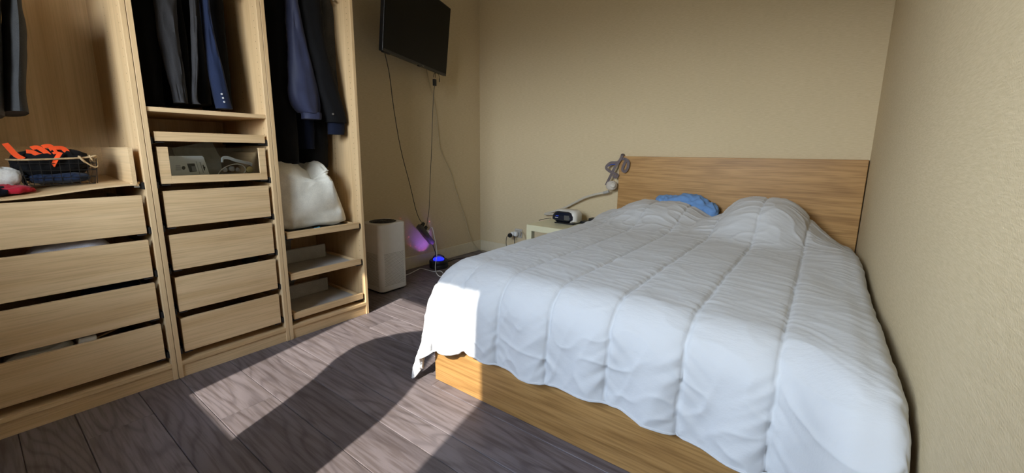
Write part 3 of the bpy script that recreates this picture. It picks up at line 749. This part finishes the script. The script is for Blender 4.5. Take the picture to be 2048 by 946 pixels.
for p, r in (((1260, 590), .013), ((1370, 610), .010), ((1130, 610), .011)): pd.add(*(lambda b: (b.v, b.f))(blob(at(*z1c(*p), 0, .52), (.008, r, r), n=(16, 10), wr=.002, fr=60)))
pd.build('ear_pad', 'lilac', hs, smooth=60)
MB().tube([at(*z1c(*p), 0, .555) for p in ((1005, 700), (1050, 630), (1140, 560), (1260, 515), (1360, 502), (1450, 520), (1510, 570), (1520, 630), (1490, 670))], .0022, 8, 6).build('charging_cable', 'white_pl', hs, smooth=True)

# ------------------------------------------------------------------ television
M['screen'] = new_mat('black_screen', (.005, .005, .005), .35, spec=.12)
M['bezel'] = plain('black_bezel', (.010, .010, .011), .35)
tv = thing('television', (.303, -1.058, 1.695), 'black flat television on a swivel arm above the power strip', 'television')
ty, tt_ = .361, .102
n_ = Vector((math.cos(ty), math.sin(ty), 0)); r_v = Vector((-math.sin(ty), math.cos(ty), 0)); u_v = Vector((0, 0, 1))*math.cos(tt_)+n_*math.sin(tt_)
rot = Matrix((r_v, u_v.cross(r_v), u_v)).transposed()
tv.rotation_euler = rot.to_euler()
tm = Matrix.Translation(tv.location) @ rot.to_4x4()
w2, th_ = .48, .55
MB().box((-w2, -.012, 0), (w2, .018, th_), .003, 2).build('body', 'bezel', tv, local=True)
MB().box((-w2+.009, -.0135, .018), (w2-.009, -.0115, th_-.009)).build('screen', 'screen', tv, local=True)
MB().box((-w2+.14, .018, .04), (w2-.14, .052, .36), .015, 2).build('rear_housing', 'bezel', tv, local=True)
MB().box((-w2+.02, -.006, -.006), (-w2+.10, .014, .0), .002).build('speaker_slot', 'dark', tv, local=True)
MB().box((.052, -.0145, .006), (.078, -.0122, .010)).build('badge', 'btn', tv, local=True)
MB().box((-.004, -.014, -.007), (.030, .002, 0), .002).build('sensor', 'dark', tv, local=True)
bc = thing('wall_bracket', (0, -.98, 1.86), 'black swivel wall bracket behind the television', 'bracket')
m = MB(); m.box((.0005, -1.02, 1.83), (.018, -.94, 2.05), .003)
hp_ = tm @ Vector((0, .052, .20))
m.build('wall_plate', 'bezel', bc)
m = MB(); m.tube([(.018, -.98, 1.93), (.12, -.86, 1.93)], .014, 8, 0).tube([(.12, -.86, 1.93), hp_+Vector((.0, 0, .02))], .014, 8, 0).tube([(.12, -.86, 1.90), (.12, -.86, 1.96)], .018, 10, 0)
m.build('arm', 'bezel', bc, smooth=True)

# ------------------------------------------------------------------ power strip hanging on the cords
M['strip'] = plain('dark_grey_plastic', (.075, .068, .062), .5)
pa, pb = Vector(at(838, 452, 0, .085)), Vector(at(864, 486, 0, .070))
ax = (pb-pa).normalized(); lng = (pb-pa).length
sd = Vector((1, 0, 0)); sd = (sd-ax*sd.dot(ax)).normalized(); up_ = ax.cross(sd)
if up_.y < 0: up_ = -up_
fm = Matrix((ax, up_.cross(ax), up_)).transposed().to_4x4(); fm.translation = pa
ps_ = thing('power_strip', pa, 'dark grey power strip hanging by its cords above the star projector', 'power strip')
MB().box((0, -.026, -.020), (lng, .026, .020), .006, 2).xf(fm).build('body', 'strip', ps_, smooth=30)
for k in range(5):
    q = MB().lathe([(.006, .0203), (.018, .0203), (.019, .0215), (.0205, .0215), (.0205, .0195)], (lng*(k+.5)/5, 0, 0), 20).xf(fm); q.build('socket', 'dark', ps_, smooth=True)
def plug(k, mat, h=.035):
    q = MB().lathe([(.004, .021), (.017, .021), (.018, .030), (.014, .021+h), (.005, .024+h)], (lng*(k+.5)/5, 0, 0), 16).xf(fm)
    return q, fm @ Vector((lng*(k+.5)/5, 0, .024+h))
tvb = lambda x: tm @ Vector((x, .03, .012))
p1, e1 = plug(0, 'dark'); p2, e2 = plug(1, 'dark'); p3, e3 = plug(2, 'white_pl', .025)
# cords of the television
s0 = tm @ Vector((-w2+.062, .012, 0)); s0.z -= .002
def pix(lst): return [at(u, v, 0, x) for u, v, x in lst]
k1 = thing('black_cable', s0, 'black power cord running from the left end of the television to the power strip', 'cord')
MB().tube([s0]+pix([(779, 150, .40), (788, 220, .34), (802, 300, .26), (820, 370, .19), (832, 420, .14), (841, 442, .12)])+[e1], .0028, 7, 6).build('cord', 'dark', k1, smooth=True); p1.build('plug', 'dark', k1, smooth=True)
s1 = tm @ Vector((w2-.16, .010, 0)); ad0 = at(869, 159, 0, .19)
k2 = thing('adapter_cable', s1, 'black cord with a small box adapter below the right end of the television', 'cord')
MB().tube([s1, at(868, 148, 0, .19), at(867.5, 155, 0, .19)], .0025, 6, 5).tube([at(871, 156, 0, .19), at(870.5, 148, 0, .19), s1+Vector((0, .01, 0))], .002, 6, 5).tube([s1+Vector((0, .015, 0)), at(876, 147, 0, .19), at(878.5, 153, 0, .19), at(879, 160, 0, .19)], .002, 6, 6).build('cord', 'dark', k2, smooth=True)
MB().tube([at(879, 157, 0, .19), at(878.6, 164, 0, .19)], .0035, 8, 0).build('connector', 'dark', k2, smooth=True)
ac = at(869.2, 165, 0, .19)
MB().box(ac-Vector((.008, .016, .027)), ac+Vector((.008, .016, .027)), .003, 2).build('adapter', 'dark', k2)
MB().tube([ac-Vector((0, 0, .025))]+pix([(867, 190, .19), (865, 240, .18), (863, 300, .17), (860, 370, .15), (858, 420, .14), (855, 440, .13)])+[e2], .0025, 7, 6).build('cord', 'dark', k2, smooth=True); p2.build('plug', 'dark', k2, smooth=True)
M['beige'] = plain('beige_cable', (.50, .42, .28), .6, 60, .05)
bcb = MB().tube([(.010, -.72, 1.80)]+pix([(854, 142, .012), (860, 170, .012), (868, 200, .012), (875, 250, .012), (879, 290, .012), (888, 315, .012), (902, 345, .012), (910, 375, .012), (920, 405, .012), (930, 435, .012)])+pix([(935, 455, .018), (940, 473, .02)])+[Vector((.022, -.10, .06)), Vector((.06, -.05, .006)), Vector((.16, -.06, .004)), Vector((.4, -.06, .004))], .0035, 7, 6)
tag(bcb.build('aerial_cable', 'beige', origin=(.012, -.6, .01), smooth=True), 'beige cable running down the wall from behind the television', 'cable')
k3 = thing('white_cable', e3, 'white power cord looping from the power strip to the air purifier', 'cord')
p3.build('plug', 'white_pl', k3, smooth=True)
fz = .004
MB().tube([e3, at(864, 455, 0, .16), at(868, 470, 0, .18), at(872, 490, 0, .20), at(873.5, 510, 0, .21), at(871, 528, 0, .22), at(871, 540, 0, .23), at(874, 548, 2, .02), at(880, 553, 2, fz), at(885, 551, 2, fz), at(886, 546, 2, fz), at(880, 542, 2, fz+.004), at(868, 543, 2, fz), at(855, 540, 2, fz), at(842, 537, 2, fz), at(832, 541, 2, fz), at(818, 548, 2, fz), at(806, 552, 2, .012)], .0035, 7, 6).build('cord', 'white_pl', k3, smooth=True)
# supply lead of the strip
k4 = MB().tube([pb-ax*.004, at(868, 496, 0, .08), at(871, 506, 0, .085), at(874, 520, 0, .06), Vector((.09, -.60, .006)), Vector((.10, -.42, .005)), Vector((.22, -.34, .005)), Vector((.40, -.18, .005)), Vector((.50, -.07, .10)), Vector((.50, -.062, .235))], .004, 7, 6)
tag(k4.build('supply_lead', 'dark', origin=(.1, -.5, 0), smooth=True), 'black supply lead running from the power strip along the floor to the wall socket', 'cord')
# ------------------------------------------------------------------ star projector
prj = thing('star_projector', (.165, -.760, 0), 'round black star projector with a glowing blue dome on the floor', 'projector')
pc = Vector((.165, -.760, 0)); R_ = .085
MB().lathe([(R_*.6, 0), (R_*.94, 0), (R_, .006), (R_, .034), (R_*.985, .036), (R_*.985, .040), (R_, .042), (R_, .066), (R_*.93, .074), (R_*.6, .075)], pc, 40).build('body', 'dark', prj, smooth=40)
M['blue_glow'] = emit('blue_glow', (.02, .03, 1.0), .8); M['dome'] = glass('dome_glass', (.80, .82, 1.0))
MB().lathe([(.004, .0755), (.050, .0755), (.046, .084), (.030, .092), (.006, .095)], pc, 28).build('lens', 'blue_glow', prj, smooth=True)
MB().lathe([(.060, .0752), (.058, .088), (.048, .104), (.030, .115), (.008, .119)], pc, 32).build('dome', 'dome', prj, smooth=True)
pj = bpy.data.lights.new('projector_beam', 'SPOT'); pj.energy = .9; pj.color = (.30, .12, 1.0); pj.spot_size = math.radians(75); pj.spot_blend = .9; pj.shadow_soft_size = .01
po2 = bpy.data.objects.new('projector_beam', pj); COL.objects.link(po2); po2.parent = prj; po2.location = (0.0, 0, .125)
lz = bpy.data.lights.new('laser_stars', 'SPOT'); lz.energy = 25; lz.color = (1.0, .10, .22); lz.spot_size = math.radians(80); lz.spot_blend = .8; lz.shadow_soft_size = .001; lz.use_nodes = True
_t = lz.node_tree; _e = _t.nodes['Emission']; _c = _t.nodes.new('ShaderNodeTexCoord'); _v = _t.nodes.new('ShaderNodeTexVoronoi'); _v.inputs['Scale'].default_value = 13
_l = _t.nodes.new('ShaderNodeMath'); _l.operation = 'LESS_THAN'; _l.inputs[1].default_value = .11
_t.links.new(_c.outputs['Normal'], _v.inputs['Vector']); _t.links.new(_v.outputs['Distance'], _l.inputs[0]); _t.links.new(_l.outputs[0], _e.inputs['Strength'])
lzo = bpy.data.objects.new('laser_stars', lz); COL.objects.link(lzo); lzo.parent = prj; lzo.location = (0, 0, .127); lzo.rotation_euler = Vector((-.8, -.22, .62)).to_track_quat('-Z', 'Y').to_euler()
po2.rotation_euler = Vector((-.8, -.22, .62)).to_track_quat('-Z', 'Y').to_euler()
k5 = MB().tube([pc+Vector((.06, .06, .02)), pc+Vector((.12, .04, .004)), pc+Vector((.18, .02, .003)), pc+Vector((.24, .10, .003)), pc+Vector((.20, .22, .003)), pc+Vector((.12, .30, .003)), pc+Vector((.16, .45, .003)), pc+Vector((.28, .50, .003))], .002, 6, 6)
tag(k5.build('usb_lead', 'dark', origin=pc, smooth=True), 'thin black lead trailing from the star projector over the floor', 'cord')

# ------------------------------------------------------------------ air purifier
M['pur'] = plain('white_matte_plastic', (.78, .77, .75), .5, 20, .02); M['pur_hole'] = plain('purifier_holes', (.16, .155, .15), .8)
ap = thing('air_purifier', (.272, -1.412, 0), 'white upright air purifier with a perforated grille beside the wardrobe', 'air purifier')
A0, A1 = Vector((.152, -1.532, .012)), Vector((.392, -1.292, .522))
def rrect(x0, x1, y0, y1, z, r, n=6):
    o = []
    for cx, cy, a in ((x1-r, y1-r, 0), (x0+r, y1-r, 90), (x0+r, y0+r, 180), (x1-r, y0+r, 270)):
        for k in range(n+1):
            t = math.radians(a+90*k/n); o.append(Vector((cx+r*math.cos(t), cy+r*math.sin(t), z)))
    return o
def rbox(A, B, r, e=.006):
    return MB().rings([rrect(A.x+e, B.x-e, A.y+e, B.y-e, A.z, r), rrect(A.x, B.x, A.y, B.y, A.z+e, r), rrect(A.x, B.x, A.y, B.y, B.z-e, r), rrect(A.x+e, B.x-e, A.y+e, B.y-e, B.z, r)])
rbox(A0, A1, .035).build('body', 'pur', ap, smooth=40)
rbox(Vector((.165, -1.519, 0)), Vector((.379, -1.305, .012)), .03, .001).build('base', 'dark', ap)
cx, cy = ap.location.x, ap.location.y
M['fan'] = plain('fan_grey', (.10, .10, .10), .6)
MB().lathe([(.004, .5235), (.098, .5235), (.098, .5225), (.004, .5222)], (cx, cy, 0), 40).build('fan_recess', 'fan', ap, smooth=True)
fg = MB()
for r in (.03, .045, .06, .075, .09): fg.tube([(cx+r*math.cos(k*math.pi/16), cy+r*math.sin(k*math.pi/16), .5255) for k in range(32)], .0016, 5, 0, True)
for k in range(12):
    a = k*math.pi/6; fg.tube([(cx+.02*math.cos(a), cy+.02*math.sin(a), .5255), (cx+.098*math.cos(a), cy+.098*math.sin(a), .5255)], .0013, 5, 0)
fg.lathe([(.003, .524), (.022, .524), (.022, .527), (.003, .5285)], (cx, cy, 0), 20)
fg.build('top_grille', 'runner', ap, smooth=40)
hl = MB()
def dots(fx):
    for j in range(27):
        for i in range(20):
            a = -.084+i*.0088+(j % 2)*.0044; z = .058+j*.0092
            if abs(a) > .086: continue
            hl.add([fx(a+.0025*math.cos(k*math.pi/3), z+.0025*math.sin(k*math.pi/3)) for k in range(6)], [tuple(range(6))])
dots(lambda a, z: Vector((A1.x+.0005, cy+a, z))); dots(lambda a, z: Vector((cx+a, A0.y-.0005, z)))
tag(hl.build('perforations', 'pur_hole', ap), kind='stuff')

# ------------------------------------------------------------------ bedside table with breathing machine
M['lack'] = plain('pale_yellow_lacquer', (.76, .72, .50), .35, 20, .02); 
ns = thing('side_table', (1.238, -.262, 0), 'pale yellow square side table between the bed and the wall socket', 'table')
NZ = .455; nx0, nx1, ny0, ny1 = .963, 1.455, -.511, -.016
MB().box((nx0, ny0, NZ-.05), (nx1, ny1, NZ), .002).build('table_top', 'lack', ns)
for x in (nx0, nx1-.05):
    for y in (ny0, ny1-.05): MB().box((x, y, 0), (x+.05, y+.05, NZ-.05), .002).build('leg', 'lack', ns)
cpm = thing('breathing_machine', (1.19, -.225, NZ), 'black and white breathing machine on the pale side table', 'medical device')
def soft_box(x0, x1, y0, y1, z0, z1, r, e):
    return MB().rings([rrect(x0+e, x1-e, y0+e, y1-e, z0, r), rrect(x0, x1, y0, y1, z0+e, r), rrect(x0, x1, y0+.004, y1, z1-e*1.6, r), rrect(x0+e*.5, x1-e*.5, y0+e*.6, y1-e*.5, z1-e*.5, r), rrect(x0+e*1.4, x1-e*1.4, y0+e*1.6, y1-e*1.2, z1, r*.6)])
M['cp_w'] = plain('warm_white_plastic', (.66, .63, .58), .4, 20, .02); M['cp_b'] = new_mat('gloss_black', (.012, .015, .028), .18)
soft_box(1.082, 1.298, -.285, -.150, NZ+.006, NZ+.116, .035, .02).build('housing', 'cp_w', cpm, smooth=50)
soft_box(1.076, 1.272, -.312, -.215, NZ+.013, NZ+.106, .034, .026).build('front_panel', 'cp_b', cpm, smooth=50)
MB().box((1.10, -.29, NZ), (1.28, -.17, NZ+.008)).build('foot_pad', 'dark', cpm)
M['lcd'] = emit('screen_grey', (.075, .075, .072), .1)
MB().box((1.205, -.3145, NZ+.038), (1.252, -.311, NZ+.078), .002).build('display', 'lcd', cpm)
MB().box((1.125, -.3125, NZ+.066), (1.150, -.3100, NZ+.070)).build('status_light', emit('status_blue', (.03, .06, .5), .6), cpm)
MB().box((1.118, -.3140, NZ+.052), (1.146, -.3112, NZ+.056)).build('badge', 'card', cpm)
M['hose'] = plain('translucent_grey_hose', (.55, .50, .42), .4, 40, .04)
hz = MB(); hp2 = spline([(1.16, -.165, NZ+.05), (1.10, -.10, NZ+.055), (1.02, -.07, NZ+.03), (.985, -.075, NZ+.022), (.965, -.06, NZ+.035)]+[tuple(at(u, v, 1, y)) for u, v, y in ((1090, 428, -.05), (1110, 422, -.05), (1130, 415, -.05), (1150, 405, -.05), (1170, 395, -.06), (1190, 389, -.07), (1208, 385.5, -.075))], 30)
hz.tube(hp2, .0095, 8, 0)
mk = thing('breathing_mask', Vector(at(1226, 370, 1, -.07))-Vector((0, 0, .06)), 'clear breathing mask with grey head straps hung over the headboard corner', 'mask')
hz.build('hose', 'hose', mk, smooth=True)
MB().tube([at(1207, 386, 1, -.075), at(1212, 384.5, 1, -.075), at(1218, 382.5, 1, -.075)], [.012, .012, .011], 10, 4).build('hose_cuff', 'felt', mk, smooth=True)
M['sil'] = plain('clear_silicone', (.55, .50, .44), .25, 30, .05)
mc = blob(at(1223, 371, 1, -.075), (.046, .028, .040), (2.2, 2.2, 2.2), (36, 24), .004, 22, 1.0); mc.build('cushion', 'sil', mk, smooth=True)
q = at(1226, 370, 1, -.108)
MB().lathe([(.004, -.004), (.018, -.004), (.022, 0), (.018, .006), (.010, .004), (.004, .003)], n=20).xf(Matrix.Translation(q) @ Matrix.Rotation(math.pi/2, 4, 'X')).build('vent_ring', 'hose', mk, smooth=True)
M['strap'] = fabric('grey_elastic', (.17, .138, .14), 800, .9, .15); M['strap_b'] = fabric('blue_elastic', (.06, .10, .40), 800, .9, .15)
z1m = lambda x, y: (1000+x/4.503, 290+y/4.503)
def strap(path, mat='strap', w=.021, wv=Vector((.45, -.6, .4))):
    MB().ribbon([at(*z1m(x, y), 1, yy) for x, y, yy in path], wv, w, .003, 6, Vector((.35, -.9, .25))).build('strap', mat, mk, smooth=60)
strap([(1120, 92, -.020), (1100, 90, -.045), (1095, 110, -.058), (1070, 150, -.062), (1035, 200, -.066), (1005, 260, -.07), (975, 320, -.075), (955, 362, -.078)], wv=Vector((1, 0, .3)))
strap([(1095, 115, -.056), (1060, 155, -.064), (1000, 160, -.07), (965, 185, -.072), (958, 210, -.074), (985, 235, -.074), (1030, 255, -.074), (1052, 270, -.070)], wv=Vector((.2, -.5, .8)))
strap([(965, 190, -.068), (1000, 172, -.064), (1040, 168, -.062)], 'strap_b', .016, Vector((0, -.4, 1)))
strap([(1095, 125, -.052), (1130, 128, -.056), (1155, 155, -.062), (1150, 205, -.064), (1125, 240, -.062), (1103, 225, -.056), (1110, 190, -.050), (1135, 140, -.048)], wv=Vector((.9, -.4, .2)))
strap([(1052, 262, -.066), (1060, 275, -.062), (1045, 292, -.068), (1025, 285, -.072), (1022, 270, -.072)], wv=Vector((.2, -.5, .8)), w=.018)
# dark things lying on the table by the bed
for (u0, u1, v, y, h, lab, nm) in ((1164, 1182, 436, -.14, .022, 'flat black case lying on the side table beside the breathing machine', 'case'), (1181, 1194, 431, -.09, .045, 'small black box standing on the side table close to the bed', 'box')):
    a, b = at(u0, v, 1, y), at(u1, v, 1, y)
    tag(MB().box((a.x, y-.04, NZ), (b.x+.03, y+.04, NZ+h), .005, 2).build(nm, 'dark', origin=((a.x+b.x)/2, y, NZ), smooth=30), lab, nm)
wr_ = MB().tube([at(1078, 440.5, 2, NZ+.003), at(1086, 438.5, 2, NZ+.003), at(1095, 437, 2, NZ+.006), at(1102, 436.5, 2, NZ+.02)], .0025, 6, 5)
tag(wr_.build('thin_lead', 'dark', origin=at(1086, 438, 2, NZ), smooth=True), 'short dark lead lying on the side table behind the breathing machine', 'cord')
# wall socket with plugs
sk = thing('wall_socket', (.515, 0, .20), 'grey wall socket with white adapter plugs low on the back wall', 'socket')
M['sock'] = plain('grey_socket_plastic', (.48, .46, .43), .4)
MB().box((.475, -.016, .205), (.560, -.0005, .292), .004, 2).build('face_plate', 'sock', sk)
MB().box((.487, -.022, .217), (.548, -.015, .280), .006, 2).build('insert', 'felt', sk)
pg = thing('plug_adapter', (.50, -.06, .21), 'white cube adapter with a black plug in the wall socket', 'plug')
MB().box((.478, -.066, .222), (.530, -.022, .270), .012, 3).build('body', 'white_pl', pg, smooth=50)
MB().lathe([(.004, 0), (.021, 0), (.022, .012), (.016, .020), (.004, .022)], n=20).xf(Matrix.Translation((.488, -.066, .248)) @ Matrix.Rotation(math.pi/2, 4, 'X')).build('plug', 'white_pl', pg, smooth=True)
MB().lathe([(.004, 0), (.022, 0), (.022, .018), (.014, .030), (.004, .032)], n=20).xf(Matrix.Translation((.478, -.090, .235)) @ Matrix.Rotation(math.pi/2, 4, 'X')).build('plug', 'dark', pg, smooth=True)
MB().tube([(.478, -.12, .235), (.465, -.135, .22), (.455, -.13, .15), (.46, -.10, .05), (.47, -.09, .004)], .003, 6, 6).build('cord', 'dark', pg, smooth=True)
MB().tube([(.547, -.024, .228), (.580, -.05, .28), (.63, -.04, .20), (.66, -.04, .1), (.7, -.05, .004), (.9, -.05, .004)], .003, 6, 6).build('cord', 'beige', pg, smooth=True)

# ------------------------------------------------------------------ unseen office chair by the window, added and shaped to cast the floor shadow
M['chair_f'] = fabric('dark_grey_upholstery', (.06, .06, .065), 600)
ch = thing('unseen_office_chair', (1.56, -3.66, 0), 'dark grey high-backed office chair added out of view by the window to cast the floor shadow', 'chair')
yc = -3.56
sil = [(.50, 1.50, 1.80), (.56, 1.46, 1.83), (.64, 1.415, 1.845), (.80, 1.385, 1.845), (.95, 1.345, 1.848), (1.09, 1.285, 1.83), (1.20, 1.27, 1.80), (1.30, 1.30, 1.745), (1.40, 1.37, 1.715), (1.47, 1.44, 1.67), (1.51, 1.50, 1.61)]
rs = []
for z, xa, xb in sil:
    xm, hw = (xa+xb)/2, (xb-xa)/2; ring = []
    for k in range(28):
        t = 2*math.pi*k/28; ring.append(Vector((xm+hw*math.copysign(abs(math.cos(t))**.8, math.cos(t)), yc+.045*math.copysign(abs(math.sin(t))**.8, math.sin(t))+.03*(math.cos(t))**2-.05*(z-.5), z)))
    rs.append(ring)
MB().rings(rs).build('backrest', 'chair_f', ch, smooth=50)
blob((1.60, -3.78, .47), (.25, .23, .05), (4, 4, 2.4), (48, 20), .004, 8).build('seat', 'chair_f', ch, smooth=60)
MB().box((1.57, -3.60, .42), (1.65, -3.55, .62), .008).box((1.57, -3.80, .40), (1.65, -3.55, .43), .008).tube([(1.60, -3.76, .10), (1.60, -3.76, .42)], .028, 12, 0).build('column', 'dark', ch, smooth=40)
bs_ = MB()
for k in range(5):
    a = k*2*math.pi/5+.3; bs_.tube([(1.60, -3.76, .11), (1.60+.27*math.cos(a), -3.76+.27*math.sin(a), .07)], .018, 8, 0)
bs_.build('star_base', 'dark', ch, smooth=True)
for k in range(5):
    a = k*2*math.pi/5+.3; MB().lathe([(.008, -.02), (.026, -.02), (.028, 0), (.026, .02), (.008, .02)], n=16).xf(Matrix.Translation((1.60+.27*math.cos(a), -3.76+.27*math.sin(a), .029)) @ Matrix.Rotation(math.pi/2, 4, 'X')).build('castor', 'dark', ch, smooth=True)
